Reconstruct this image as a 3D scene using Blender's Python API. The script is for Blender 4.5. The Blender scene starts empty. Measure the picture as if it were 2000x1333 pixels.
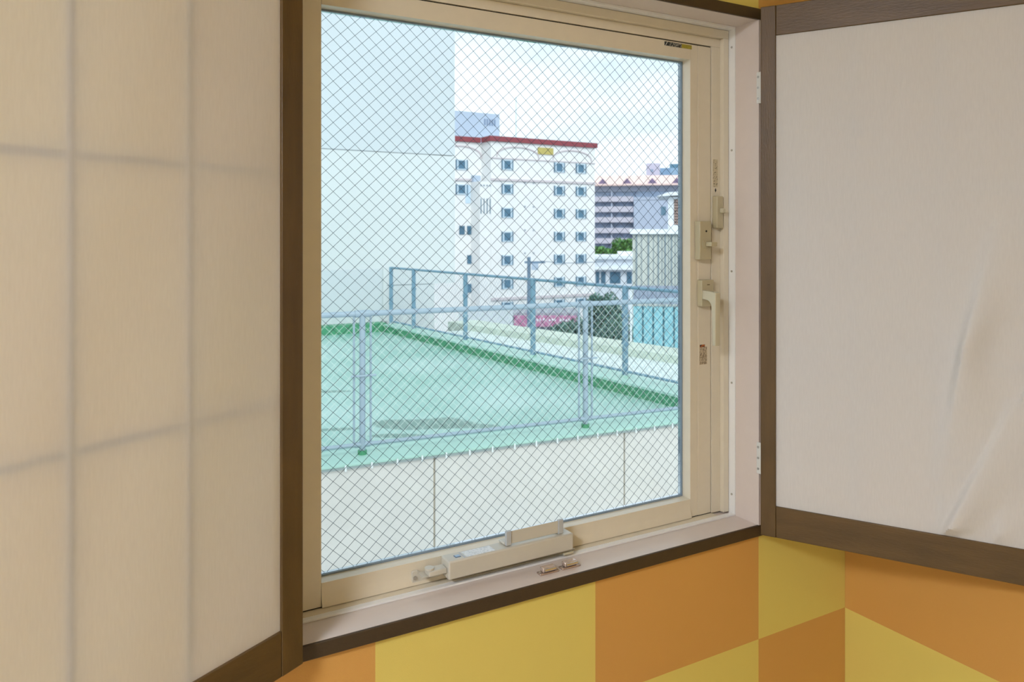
import bpy, bmesh, math, random
from mathutils import Vector, Matrix
random.seed(7)
R = math.radians
scene = bpy.context.scene
col = scene.collection

# ------------------------------------------------------------------ camera
YAW = 29.9
cam_d = bpy.data.cameras.new('camera')
cam = bpy.data.objects.new('camera', cam_d); col.objects.link(cam)
cam.location = (0, 0, 0)
cam.rotation_euler = (R(90), 0, R(-YAW))
cam_d.sensor_width = 36.0
cam_d.lens = 36.0 * 1509 / 2000
cam_d.shift_y = -209.5 / 2000
cam_d.clip_start = .02; cam_d.clip_end = 3000
cam_d.dof.use_dof = True
cam_d.dof.focus_distance = 1.5
cam_d.dof.aperture_fstop = 9.0
scene.camera = cam

# ------------------------------------------------------------------ view
vs = scene.view_settings
vs.view_transform = 'Standard'; vs.look = 'None'; vs.gamma = 1.0
vs.use_curve_mapping = False
vs.exposure = 0.34

# ------------------------------------------------------------------ world: bright thin overcast
SKY = 1.3
w = bpy.data.worlds.new('world'); scene.world = w; w.use_nodes = True
nt = w.node_tree; nt.nodes.clear()
o_ = nt.nodes.new('ShaderNodeOutputWorld'); bg = nt.nodes.new('ShaderNodeBackground')
tc = nt.nodes.new('ShaderNodeTexCoord'); mp = nt.nodes.new('ShaderNodeMapping')
mp.inputs['Scale'].default_value = (2.2, 2.2, 6.5)
nz = nt.nodes.new('ShaderNodeTexNoise'); nz.inputs['Scale'].default_value = 1.6; nz.inputs['Detail'].default_value = 5
rp = nt.nodes.new('ShaderNodeValToRGB')
rp.color_ramp.elements[0].position = .38; rp.color_ramp.elements[0].color = (.56, .64, .72, 1)
rp.color_ramp.elements[1].position = .66; rp.color_ramp.elements[1].color = (.88, .94, 1.0, 1)
bg.inputs['Strength'].default_value = SKY
L = nt.links.new
L(tc.outputs['Generated'], mp.inputs['Vector']); L(mp.outputs[0], nz.inputs['Vector'])
L(nz.outputs['Fac'], rp.inputs['Fac']); L(rp.outputs['Color'], bg.inputs['Color']); L(bg.outputs[0], o_.inputs['Surface'])

sun_d = bpy.data.lights.new('sun', 'SUN'); sun_d.energy = 1.5; sun_d.angle = R(35); sun_d.color = (1, .98, .95)
sun = bpy.data.objects.new('sun', sun_d); col.objects.link(sun)
sun.rotation_euler = Vector((.25, .75, -.62)).to_track_quat('-Z', 'Y').to_euler()

LAMP = 48.0      # ceiling lamp diffuser emission

# ------------------------------------------------------------------ materials
def lin(c):
    return tuple(((x / 255 / 12.92) if x / 255 <= .04045 else ((x / 255 + .055) / 1.055) ** 2.4) for x in c)
MATS = {}
def mat(name, c, rough=.5, var=.06, vscale=8.0, bump=0.0, bscale=120.0, metal=0.0, spec=.5, stretch=None):
    """procedural principled: colour modulated by a noise, optional noise bump"""
    if name in MATS: return MATS[name]
    m = bpy.data.materials.new(name); m.use_nodes = True; t = m.node_tree; n = t.nodes
    p = n['Principled BSDF']; rgb = lin(c)
    p.inputs['Roughness'].default_value = rough; p.inputs['Metallic'].default_value = metal
    p.inputs['Specular IOR Level'].default_value = spec
    co = n.new('ShaderNodeTexCoord'); ma = n.new('ShaderNodeMapping')
    if stretch: ma.inputs['Scale'].default_value = stretch
    t.links.new(co.outputs['Object'], ma.inputs['Vector'])
    no = n.new('ShaderNodeTexNoise'); no.inputs['Scale'].default_value = vscale; no.inputs['Detail'].default_value = 4
    t.links.new(ma.outputs[0], no.inputs['Vector'])
    mr = n.new('ShaderNodeMapRange'); mr.inputs['To Min'].default_value = 1 - var * 2; mr.inputs['To Max'].default_value = 1 + var * 2
    t.links.new(no.outputs['Fac'], mr.inputs['Value'])
    vm = n.new('ShaderNodeVectorMath'); vm.operation = 'SCALE'; vm.inputs[0].default_value = rgb
    t.links.new(mr.outputs[0], vm.inputs['Scale']); t.links.new(vm.outputs[0], p.inputs['Base Color'])
    if bump:
        b2 = n.new('ShaderNodeTexNoise'); b2.inputs['Scale'].default_value = bscale; b2.inputs['Detail'].default_value = 3
        t.links.new(ma.outputs[0], b2.inputs['Vector'])
        bp = n.new('ShaderNodeBump'); bp.inputs['Strength'].default_value = bump; bp.inputs['Distance'].default_value = .004
        t.links.new(b2.outputs['Fac'], bp.inputs['Height']); t.links.new(bp.outputs[0], p.inputs['Normal'])
    MATS[name] = m
    return m

def wallpaper(name, axis, off, sgn):
    """printed two-colour checker wallpaper, cells .45 m; axis 0=x, 1=y"""
    m = bpy.data.materials.new(name); m.use_nodes = True; t = m.node_tree; n = t.nodes; l = t.links.new
    p = n['Principled BSDF']; p.inputs['Roughness'].default_value = .38
    co = n.new('ShaderNodeTexCoord'); sp = n.new('ShaderNodeSeparateXYZ'); l(co.outputs['Object'], sp.inputs[0])
    def cell(sock, o, s):
        a = n.new('ShaderNodeMath'); a.operation = 'SUBTRACT'; l(sock, a.inputs[0]); a.inputs[1].default_value = o
        b = n.new('ShaderNodeMath'); b.operation = 'MULTIPLY'; l(a.outputs[0], b.inputs[0]); b.inputs[1].default_value = s / .4505
        c = n.new('ShaderNodeMath'); c.operation = 'FLOOR'; l(b.outputs[0], c.inputs[0]); return c.outputs[0]
    s1 = cell(sp.outputs[axis], off, sgn); s2 = cell(sp.outputs[2], -.911, 1)
    ad = n.new('ShaderNodeMath'); ad.operation = 'ADD'; l(s1, ad.inputs[0]); l(s2, ad.inputs[1])
    mo = n.new('ShaderNodeMath'); mo.operation = 'FLOORED_MODULO'; l(ad.outputs[0], mo.inputs[0]); mo.inputs[1].default_value = 2
    mx = n.new('ShaderNodeMix'); mx.data_type = 'RGBA'
    l(mo.outputs[0], mx.inputs['Factor'])
    mx.inputs['A'].default_value = (*lin(WALL_YELLOW), 1); mx.inputs['B'].default_value = (*lin(WALL_PEACH), 1)
    no = n.new('ShaderNodeTexNoise'); no.inputs['Scale'].default_value = 900; no.inputs['Detail'].default_value = 2
    l(co.outputs['Object'], no.inputs['Vector'])
    bp = n.new('ShaderNodeBump'); bp.inputs['Strength'].default_value = .18; bp.inputs['Distance'].default_value = .0015
    l(no.outputs['Fac'], bp.inputs['Height']); l(bp.outputs[0], p.inputs['Normal'])
    l(mx.outputs['Result'], p.inputs['Base Color'])
    return m
WALL_YELLOW = (230, 210, 112); WALL_PEACH = (216, 162, 86)

def paper_mat():
    m = bpy.data.materials.new('shoji_paper'); m.use_nodes = True; t = m.node_tree; n = t.nodes; l = t.links.new
    n.remove(n['Principled BSDF']); out = n['Material Output']
    co = n.new('ShaderNodeTexCoord'); ma = n.new('ShaderNodeMapping'); ma.inputs['Scale'].default_value = (260, 260, 30)
    l(co.outputs['Object'], ma.inputs['Vector'])
    no = n.new('ShaderNodeTexNoise'); no.inputs['Scale'].default_value = 1.5; no.inputs['Detail'].default_value = 4; l(ma.outputs[0], no.inputs['Vector'])
    cr = n.new('ShaderNodeValToRGB'); l(no.outputs['Fac'], cr.inputs['Fac'])
    cr.color_ramp.elements[0].color = (.80, .79, .78, 1); cr.color_ramp.elements[1].color = (.88, .87, .86, 1)
    d = n.new('ShaderNodeBsdfDiffuse'); tr = n.new('ShaderNodeBsdfTranslucent'); mx = n.new('ShaderNodeMixShader')
    mx.inputs[0].default_value = .22
    l(cr.outputs[0], d.inputs['Color']); l(cr.outputs[0], tr.inputs['Color'])
    l(d.outputs[0], mx.inputs[1]); l(tr.outputs[0], mx.inputs[2]); l(mx.outputs[0], out.inputs['Surface'])
    return m

def glass_mat(name, tint=(.93, .97, .975), k=.10):
    m = bpy.data.materials.new(name); m.use_nodes = True; t = m.node_tree; n = t.nodes; l = t.links.new
    n.remove(n['Principled BSDF']); out = n['Material Output']
    tr = n.new('ShaderNodeBsdfTransparent'); tr.inputs['Color'].default_value = (*tint, 1)
    gl = n.new('ShaderNodeBsdfGlossy'); gl.inputs['Roughness'].default_value = .01; gl.inputs['Color'].default_value = (.95, .97, 1, 1)
    fr = n.new('ShaderNodeFresnel'); fr.inputs['IOR'].default_value = 1.3
    ml = n.new('ShaderNodeMath'); ml.operation = 'MULTIPLY'; ml.inputs[1].default_value = .6; l(fr.outputs[0], ml.inputs[0])
    mx = n.new('ShaderNodeMixShader'); l(ml.outputs[0], mx.inputs[0]); l(tr.outputs[0], mx.inputs[1]); l(gl.outputs[0], mx.inputs[2])
    l(mx.outputs[0], out.inputs['Surface'])
    return m

def print_mat(name, base, ink, sx, sz, thr=.5):
    """tiny unreadable print: noise broken into rows"""
    m = bpy.data.materials.new(name); m.use_nodes = True; t = m.node_tree; n = t.nodes; l = t.links.new
    p = n['Principled BSDF']; p.inputs['Roughness'].default_value = .4
    co = n.new('ShaderNodeTexCoord'); ma = n.new('ShaderNodeMapping'); ma.inputs['Scale'].default_value = (sx, sx, sz)
    l(co.outputs['Object'], ma.inputs['Vector'])
    no = n.new('ShaderNodeTexNoise'); no.inputs['Scale'].default_value = 1; no.inputs['Detail'].default_value = 1; l(ma.outputs[0], no.inputs['Vector'])
    cr = n.new('ShaderNodeValToRGB'); cr.color_ramp.interpolation = 'LINEAR'
    cr.color_ramp.elements[0].position = thr - .04; cr.color_ramp.elements[0].color = (*lin(base), 1)
    cr.color_ramp.elements[1].position = thr + .06; cr.color_ramp.elements[1].color = (*lin(ink), 1)
    l(no.outputs['Fac'], cr.inputs['Fac']); l(cr.outputs[0], p.inputs['Base Color'])
    return m

def deck_mat():
    """mint waterproof coating with pale wear and a few dark damp stains"""
    m = bpy.data.materials.new('deck_coating'); m.use_nodes = True; t = m.node_tree; n = t.nodes; l = t.links.new
    p = n['Principled BSDF']; p.inputs['Roughness'].default_value = .42
    co = n.new('ShaderNodeTexCoord')
    no = n.new('ShaderNodeTexNoise'); no.inputs['Scale'].default_value = .55; no.inputs['Detail'].default_value = 6; l(co.outputs['Object'], no.inputs['Vector'])
    cr = n.new('ShaderNodeValToRGB'); l(no.outputs['Fac'], cr.inputs['Fac'])
    cr.color_ramp.elements[0].position = .3; cr.color_ramp.elements[0].color = (*lin((126, 174, 160)), 1)
    cr.color_ramp.elements[1].position = .7; cr.color_ramp.elements[1].color = (*lin((172, 200, 194)), 1)
    last = cr.outputs[0]
    n2 = n.new('ShaderNodeTexNoise'); n2.inputs['Scale'].default_value = 2.4; n2.inputs['Detail'].default_value = 5; l(co.outputs['Object'], n2.inputs['Vector'])
    for (x, y, rx, ry, a) in STAINS:
        ma = n.new('ShaderNodeMapping'); ma.vector_type = 'TEXTURE'
        ma.inputs['Location'].default_value = (x, y, -1.75); ma.inputs['Rotation'].default_value = (0, 0, R(a)); ma.inputs['Scale'].default_value = (rx, ry, 1)
        l(co.outputs['Object'], ma.inputs['Vector'])
        ln = n.new('ShaderNodeVectorMath'); ln.operation = 'LENGTH'; l(ma.outputs[0], ln.inputs[0])
        ad = n.new('ShaderNodeMath'); ad.operation = 'MULTIPLY_ADD'; l(n2.outputs['Fac'], ad.inputs[0]); ad.inputs[1].default_value = 1.1; l(ln.outputs['Value'], ad.inputs[2])
        mr = n.new('ShaderNodeMapRange'); mr.inputs['From Min'].default_value = 1.5; mr.inputs['From Max'].default_value = 1.36
        mr.inputs['To Min'].default_value = 0; mr.inputs['To Max'].default_value = .85; l(ad.outputs[0], mr.inputs['Value'])
        mx = n.new('ShaderNodeMix'); mx.data_type = 'RGBA'; l(mr.outputs[0], mx.inputs['Factor']); l(last, mx.inputs['A'])
        mx.inputs['B'].default_value = (*lin((100, 132, 122)), 1); last = mx.outputs['Result']
    l(last, p.inputs['Base Color'])
    return m

def emis(name, c, s):
    m = bpy.data.materials.new(name); m.use_nodes = True; n = m.node_tree.nodes; p = n['Principled BSDF']
    p.inputs['Base Color'].default_value = (*c, 1); p.inputs['Emission Color'].default_value = (*c, 1); p.inputs['Emission Strength'].default_value = s
    return m

ALU = mat('champagne_aluminium', (226, 216, 194), .3, .02, 40, 0, spec=.5)
DAYLIT_ALU = mat('daylit_aluminium', (242, 242, 240), .4, .02)  # frame aluminium again, whitened to carry the daylight falling on it
CASE = mat('hardware_grey', (205, 200, 186), .35, .015)
LEVER = mat('lever_paint', (204, 196, 168), .33, .015)
LOCKM = mat('lock_paint', (192, 182, 150), .35, .015)
WOOD = mat('dark_brown_wood', (94, 72, 40), .42, .22, 7, .12, 60, stretch=(6, 6, 1.2))
WOODH = mat('dark_brown_wood_rail', (94, 72, 40), .42, .22, 7, .12, 60, stretch=(1.2, 6, 6))
TRIMW = mat('dark_trim_paint', (68, 53, 35), .45, .1, 60, .1, 300)
KUMI = mat('lattice_wood', (120, 92, 62), .6, .1)
LINER = mat('beige_liner_paint', (222, 209, 200), .28, .02, 30, .04, 500)
BLACK = mat('black_rubber', (22, 22, 20), .6, .05)
GASKET = mat('blue_grey_gasket', (128, 146, 160), .5, .05)
STEEL = mat('bright_steel', (214, 208, 200), .22, .03, metal=.9)
SCREW = mat('screw_steel', (190, 188, 182), .3, .03, metal=.8)
WIRE = mat('glass_wire', (44, 66, 90), .4, .05)
PAPER = paper_mat()
GLASS = glass_mat('wired_glass')
GALV = mat('galvanised_steel', (150, 168, 180), .45, .05, 12, metal=.15)
TEALST = mat('weathered_teal_steel', (112, 146, 166), .5, .06)
MESHW = mat('chain_link_wire', (200, 214, 208), .5, .03)
MINT = mat('mint_coping', (164, 200, 188), .5, .06, 3)
GREEN = mat('dark_green_upstand', (72, 146, 108), .5, .08, 2)
TANW = mat('pale_tan_render', (200, 197, 190), .8, .05, 5, .3, 160)
FLASH = mat('grey_flashing', (136, 148, 146), .5, .05)
CONC = mat('white_roof_coating', (208, 217, 213), .8, .12, 6, .2, 30)
CURB = mat('mossy_curb', (198, 207, 192), .8, .12, 2.2)
WHITEB = mat('white_render', (204, 208, 208), .85, .05, .35)
WHITEB2 = mat('cool_white_render', (196, 202, 205), .85, .05, .35)
HOTEL = mat('hotel_white', (232, 231, 230), .85, .04, .3)
TRIMR = mat('maroon_trim', (140, 62, 72), .7, .05, 1)
ARCHM = mat('arch_moulding', (205, 195, 198), .8, .03)
GOLD = mat('gold_sign', (186, 170, 96), .5, .1, 2)
PANE = mat('far_window_pane', (78, 116, 140), .2, .15, .6)
FWHITE = mat('far_window_frame', (196, 214, 226), .6, .03)
GREYB = mat('grey_blue_render', (176, 190, 208), .85, .05, .4)

# ------------------------------------------------------------------ mesh builder
class MB:
    def __init__(s): s.v = []; s.f = []
    def add(s, vs, fs):
        k = len(s.v); s.v += [tuple(v) for v in vs]; s.f += [tuple(i + k for i in f) for f in fs]; return s
    def box(s, x0, x1, y0, y1, z0, z1):
        return s.add([(x0, y0, z0), (x1, y0, z0), (x1, y1, z0), (x0, y1, z0), (x0, y0, z1), (x1, y0, z1), (x1, y1, z1), (x0, y1, z1)],
                     [(3, 2, 1, 0), (4, 5, 6, 7), (0, 1, 5, 4), (1, 2, 6, 5), (2, 3, 7, 6), (3, 0, 4, 7)])
    def cyl(s, p0, p1, r, n=10, r1=None):
        p0 = Vector(p0); p1 = Vector(p1); d = (p1 - p0).normalized(); r1 = r if r1 is None else r1
        u = d.orthogonal().normalized(); v = d.cross(u)
        a = [p0 + (u * math.cos(2 * math.pi * i / n) + v * math.sin(2 * math.pi * i / n)) * r for i in range(n)]
        b = [p1 + (u * math.cos(2 * math.pi * i / n) + v * math.sin(2 * math.pi * i / n)) * r1 for i in range(n)]
        f = [(i, (i + 1) % n, n + (i + 1) % n, n + i) for i in range(n)] + [tuple(range(n - 1, -1, -1)), tuple(range(n, 2 * n))]
        return s.add(a + b, f)
    def prism(s, pts, axis, a, b):
        """2-D polygon extruded along axis ('x': pts are (y,z); 'y': (x,z); 'z': (x,y))"""
        n = len(pts)
        def P(p, t): return (t, p[0], p[1]) if axis == 'x' else ((p[0], t, p[1]) if axis == 'y' else (p[0], p[1], t))
        return s.add([P(p, a) for p in pts] + [P(p, b) for p in pts],
                     [tuple(range(n)), tuple(range(2 * n - 1, n - 1, -1))] + [(i, n + i, n + (i + 1) % n, (i + 1) % n) for i in range(n)])
    def ring(s, o, i, y0, y1):
        """rectangular ring in the xz plane, o/i = (x0,x1,z0,z1), thick y0..y1, one connected piece"""
        def c(r): return [(r[0], r[2]), (r[1], r[2]), (r[1], r[3]), (r[0], r[3])]
        vs = [(x, y0, z) for x, z in c(o)] + [(x, y0, z) for x, z in c(i)] + [(x, y1, z) for x, z in c(o)] + [(x, y1, z) for x, z in c(i)]
        f = []
        for k in range(4):
            j = (k + 1) % 4
            f += [(k, j, 4 + j, 4 + k), (8 + j, 8 + k, 12 + k, 12 + j), (j, k, 8 + k, 8 + j), (4 + k, 4 + j, 12 + j, 12 + k)]
        return s.add(vs, f)
    def tube(s, pts, r, n=8):
        pts = [Vector(p) for p in pts]; k = len(s.v); m = len(pts)
        for i, p in enumerate(pts):
            d = (pts[min(i + 1, m - 1)] - pts[max(i - 1, 0)]).normalized()
            u = d.cross(Vector((0, 1, .001))).normalized() if abs(d.y) < .9 else d.orthogonal().normalized(); v = d.cross(u)
            s.v += [tuple(p + (u * math.cos(2 * math.pi * j / n) + v * math.sin(2 * math.pi * j / n)) * r) for j in range(n)]
        for i in range(m - 1):
            for j in range(n):
                s.f.append((k + i * n + j, k + i * n + (j + 1) % n, k + (i + 1) * n + (j + 1) % n, k + (i + 1) * n + j))
        s.f.append(tuple(k + j for j in range(n - 1, -1, -1))); s.f.append(tuple(k + (m - 1) * n + j for j in range(n)))
        return s
    def build(s, name, material, parent=None, bevel=0.0, smooth=False, seg=2, fix=True):
        me = bpy.data.meshes.new(name); me.from_pydata(s.v, [], s.f); me.update()
        if fix:
            bm = bmesh.new(); bm.from_mesh(me); bmesh.ops.recalc_face_normals(bm, faces=bm.faces); bm.to_mesh(me); bm.free()
        me.materials.append(material)
        o = bpy.data.objects.new(name, me); col.objects.link(o)
        if parent: o.parent = parent
        if bevel:
            b = o.modifiers.new('bevel', 'BEVEL'); b.width = bevel; b.segments = seg; b.limit_method = 'ANGLE'; b.angle_limit = R(35)
        if smooth or bevel:
            for p in me.polygons: p.use_smooth = True
            try: me.set_sharp_from_angle(angle=R(40))
            except Exception: pass
        return o
def box(name, m, b, parent=None, bevel=0.0):
    return MB().box(*b).build(name, m, parent, bevel)
def cyl(name, m, p0, p1, r, parent=None, n=12, r1=None):
    return MB().cyl(p0, p1, r, n, r1).build(name, m, parent, smooth=True)
def empty(name, loc=(0, 0, 0), rz=0.0):
    o = bpy.data.objects.new(name, None); col.objects.link(o); o.location = loc; o.rotation_euler = (0, 0, R(rz)); o.empty_display_size = .1
    return o
def tag(o, label=None, cat=None, group=None, kind=None):
    if label: o['label'] = label
    if cat: o['category'] = cat
    if group: o['group'] = group
    if kind: o['kind'] = kind
    return o
def link_copy(o, parent, loc=None):
    c = o.copy(); col.objects.link(c); c.parent = parent
    if loc is not None: c.location = loc
    return c
def struct(o, label=None): return tag(o, label, kind='structure')

# ================================================================== ROOM SHELL
FZ, CZ = -1.50, .98                 # floor and ceiling, camera height = 0
YW, XR, XL, YB = 1.228, 1.6417, -2.4, -2.4
OX0, OX1, OZ0, OZ1 = .300, 1.353, -.672, .498     # rough opening
WPX = wallpaper('wallpaper_window_wall', 0, .4437, 1)
WPY = wallpaper('wallpaper_side_wall', 1, YW + .4505, -1)
mb = MB().ring((XL - .15, XR + .15, FZ, CZ), (OX0, OX1, OZ0, OZ1), YW, 1.40)
struct(mb.build('wall_front', WPX), 'yellow and peach checked wallpaper wall around the window')
struct(box('wall_right', WPY, (XR, XR + .15, YB - .15, YW - .0005, FZ, CZ)), 'yellow and peach checked wallpaper wall on the right')
PLASTER = mat('plain_plaster', (226, 220, 210), .8, .03)
struct(box('wall_left', PLASTER, (XL - .15, XL, YB - .15, YW - .0005, FZ, CZ)), 'plain plaster wall on the left side of the room')
struct(box('wall_back', PLASTER, (XL, XR, YB - .15, YB, FZ, CZ)), 'plain plaster wall behind the viewer')
struct(box('floor', mat('tatami_floor', (186, 176, 154), .8, .08, 30, .2, 90), (XL - .15, XR + .15, YB - .15, 1.40, FZ - .1, FZ)), 'straw coloured room floor')
struct(box('ceiling', mat('ceiling_paint', (232, 222, 196), .8, .03), (XL - .15, XR + .15, YB - .15, 1.40, CZ, CZ + .1)), 'cream painted room ceiling')

# ceiling lamp (the room's own light)
lamp = empty('ceiling_lamp', (-1.35, -.30, CZ))
MB().cyl((0, 0, -.03), (0, 0, 0), .34, 40).build('base', mat('lamp_white', (235, 235, 230), .5), lamp, smooth=True)
MB().cyl((0, 0, -.085), (0, 0, -.0305), .30, 40, .33).build('diffuser', emis('warm_lamp', (.93, .98, 1.10), LAMP), lamp, smooth=True)
tag(lamp, 'round white ceiling lamp glowing warm above the room', 'lamp')

# ================================================================== OPENING LINER AND CASING (trim_1)
YT = 1.2184                        # front of the casing
JX0, JX1, JZ0, JZ1 = .318, 1.335, -.650, .4775
trim = empty('trim_1', (0, 0, 0)); struct(trim, 'beige window liner with dark brown edging around the opening')
box('sill_board', LINER, (JX0 - .0175, JX1 + .0175, YT + .004, 1.399, -.6715, JZ0), trim)
box('head_board', LINER, (JX0 - .0175, JX1 + .0175, YT + .004, 1.399, JZ1, .4975), trim)
box('jamb_board', LINER, (JX1, JX1 + .0175, YT - .0002, 1.399, JZ0, JZ1), trim)
box('jamb_board', LINER, (JX0 - .0175, JX0, YT + .004, 1.399, JZ0, JZ1), trim)
cw = .0255
box('sill_edging', TRIMW, (JX0 - cw, JX1 + .034, YT, YW - .0002, JZ0 - cw, JZ0 - .0005), trim, .0015)
box('head_edging', TRIMW, (JX0 - cw, JX1 + .034, YT, YW - .0002, JZ1 + .0005, JZ1 + cw), trim, .0015)
box('jamb_edging', TRIMW, (JX1 + .0178, JX1 + .034, YT, YW - .0002, JZ0, JZ1), trim, .0015)
box('jamb_edging', TRIMW, (JX0 - cw, JX0 - .0005, YT, YW - .0002, JZ0, JZ1), trim, .0015)

# ================================================================== WINDOW
win = empty('window_1', (.8265, 1.34, -.65)); struct(win, 'champagne aluminium casement window with diamond wired glass')
wo = Vector(win.location)
class WB(MB):                       # window parts are written in room coordinates
    def build(s, name, material, parent=None, bevel=0.0, smooth=False, seg=2, fix=True):
        off = wo
        s.v = [tuple(Vector(v) - off) for v in s.v]
        return MB.build(s, name, material, parent, bevel, smooth, seg, fix)
def wbox(name, m, b, parent=win, bevel=0.0): return WB().box(*b).build(name, m, parent, bevel)
def wcyl(name, m, p0, p1, r, parent=win, n=14, r1=None): return WB().cyl(p0, p1, r, n, r1).build(name, m, parent, smooth=True)
BZ, TZ = -.6495, .477
# outer frame, four stepped members
wbox('frame_jamb', ALU, (1.2905, 1.3165, 1.318, 1.385, BZ + .0035, .4334), win, .0008)
wbox('frame_jamb', ALU, (1.3166, 1.3326, 1.3065, 1.385, BZ + .0035, .4530), win, .0008)
wbox('frame_jamb', ALU, (.3185, .3245, 1.318, 1.385, BZ + .0035, .4334), win, .0008)
wbox('frame_head', ALU, (.3185, 1.3165, 1.318, 1.385, .4335, .4530), win, .0008)
wbox('frame_head', ALU, (.3185, 1.3326, 1.3065, 1.385, .4532, .4722), win, .0008)
WB().prism([(1.300, -.6455), (1.318, -.6455), (1.318, -.6470), (1.385, -.6470), (1.385, -.649), (1.300, -.649)], 'x', .325, 1.290).build('frame_sill', ALU, win)
# angle flanges lying on the liner, the daylight on them painted in as white
fl = wbox('angle_flange', DAYLIT_ALU, (1.3328, 1.3348, 1.2875, 1.3063, BZ, TZ))
wbox('angle_flange', DAYLIT_ALU, (.3182, .3202, 1.2875, 1.3063, BZ, TZ))
wbox('angle_flange', DAYLIT_ALU, (.3203, 1.3326, 1.2875, 1.3063, .4725, .4772))
wbox('angle_flange', DAYLIT_ALU, (.3203, 1.3326, 1.2875, 1.2998, BZ, -.6462))
for z in (.432, .1935, -.0867, -.345, -.603):
    wcyl('screw', SCREW, (1.3316, 1.297, z), (1.3332, 1.297, z), .0026, win, 10)
# sash
GX0, GX1, GZ0, GZ1 = .3795, 1.2265, -.6035, .3965
SX0, SX1, SZ0, SZ1 = .3275, 1.2885, -.6445, .4310
sash_stile = wbox('sash_stile', ALU, (1.2494, SX1, 1.3195, 1.3585, SZ0, SZ1), win, .0008)
wbox('sash_stile', ALU, (GX1, 1.2492, 1.3203, 1.3585, SZ0, SZ1), win, .0006)
wbox('sash_stile', ALU, (SX0, GX0, 1.3198, 1.3585, SZ0, SZ1), win, .0008)
WB().prism([(1.3200, GZ1), (1.3200, SZ1), (1.3585, SZ1), (1.3585, GZ1)], 'x', GX0 + .0004, GX1 - .0004).build('sash_rail', ALU, win)
bot_rail = WB().prism([(1.3200, GZ0), (1.3585, GZ0), (1.3585, SZ0), (1.3145, SZ0), (1.3150, SZ0 + .004), (1.3185, SZ0 + .014), (1.3200, SZ0 + .022)], 'x', GX0 + .0004, GX1 - .0004).build('sash_rail', ALU, win, smooth=True)
WB().ring((.3247, 1.2903, -.6468, .4333), (SX0 + .0002, SX1 - .0002, SZ0 + .0002, SZ1 - .0002), 1.3225, 1.37).build('gap_filler', BLACK, win)  # black ring added to keep the sash gap dark and daylight out
WB().ring((GX0, GX1, GZ0, GZ1), (GX0 + .003, GX1 - .003, GZ0 + .003, GZ1 - .003), 1.3455, 1.3575).build('glazing_gasket', GASKET, win)
pane = wbox('glass_pane', GLASS, (GX0 + .0032, GX1 - .0032, 1.350, 1.3568, GZ0 + .0032, GZ1 - .0032))
tag(pane, 'clear glass with a diamond wire mesh inside')
# wires cast inside the pane
def clipline(x0, z0, dx, dz, b):
    t0, t1 = -1e9, 1e9
    for p, d, lo, hi in ((x0, dx, b[0], b[1]), (z0, dz, b[2], b[3])):
        a, c = (lo - p) / d, (hi - p) / d
        if a > c: a, c = c, a
        t0, t1 = max(t0, a), min(t1, c)
    return (t0, t1) if t1 > t0 + 1e-4 else None
PX, PZ, WX, WZ = .0267, .02465, .3970, .3835
wm = WB(); bb = (GX0 + .0034, GX1 - .0034, GZ0 + .0034, GZ1 - .0034)
for s in (1, -1):
    for k in range(-60, 90):
        c = clipline(WX + k * PX, WZ, PX / 2, s * PZ / 2, bb)
        if c:
            p = [(WX + k * PX + PX / 2 * t, 1.3534 + s * .0002, WZ + s * PZ / 2 * t) for t in c]
            wm.cyl(p[0], p[1], .00040, 4)
tag(wm.build('wire_mesh', WIRE, pane, fix=False), kind='stuff')
# maker's sticker on the top rail (illegible print, silver and gold halves)
sk = WB().prism([(1.150, .4195), (1.200, .4195), (1.200, .4285), (1.150, .4285)], 'y', 1.3194, 1.32).build('sticker', print_mat('sticker_print', (150, 150, 140), (40, 44, 44), 260, 300, .5), win)
WB().prism([(1.150, .4197), (1.164, .4197), (1.164, .4283), (1.150, .4283)], 'y', 1.3191, 1.3195).build('sticker_logo', mat('sticker_dark', (44, 50, 52), .4), sk)
WB().prism([(1.152, .4200), (1.1535, .4200), (1.1585, .4282), (1.157, .4282)], 'y', 1.3189, 1.3192).build('logo_stroke', mat('sticker_white', (225, 225, 220), .4), sk)
WB().prism([(1.2005, .4195), (1.230, .4195), (1.230, .4285), (1.2005, .4285)], 'y', 1.3192, 1.3198).build('sticker', mat('sticker_gold', (168, 156, 60), .35, .15, 200), win)
# lock case on the stile
lk = wbox('lock_case', LOCKM, (1.2385, 1.2740, 1.302, 1.3193, -.059, .029), win, .0018)
wcyl('keyhole', BLACK, (1.258, 1.3014, .006), (1.258, 1.3025, .006), .0024, lk)
wcyl('rose', LOCKM, (1.2545, 1.2995, -.0235), (1.2545, 1.3023, -.0235), .0095, lk, 20)
wbox('thumb_turn', LOCKM, (1.2535, 1.2725, 1.281, 1.2994, -.0285, -.0185), lk, .0015)
# small catch on the frame
ct = wbox('frame_catch', LOCKM, (1.2915, 1.3115, 1.302, 1.3178, .0130, .0870), win, .0022)
wbox('catch_knob', LEVER, (1.2990, 1.3085, 1.291, 1.3019, .0475, .0590), ct, .002)
tx = WB().prism([(1.2945, .1085), (1.3085, .1085), (1.3085, .1725), (1.2945, .1725)], 'y', 1.3176, 1.318).build('instruction_label', print_mat('label_print', (204, 190, 158), (120, 110, 88), 330, 420, .60), win)
WB().prism([(1.3012, .1055), (1.3032, .1055), (1.3032, .1025), (1.3050, .1025), (1.3022, .0960), (1.2994, .1025), (1.3012, .1025)], 'y', 1.3174, 1.3179).build('arrow_mark', BLACK, tx)
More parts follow.
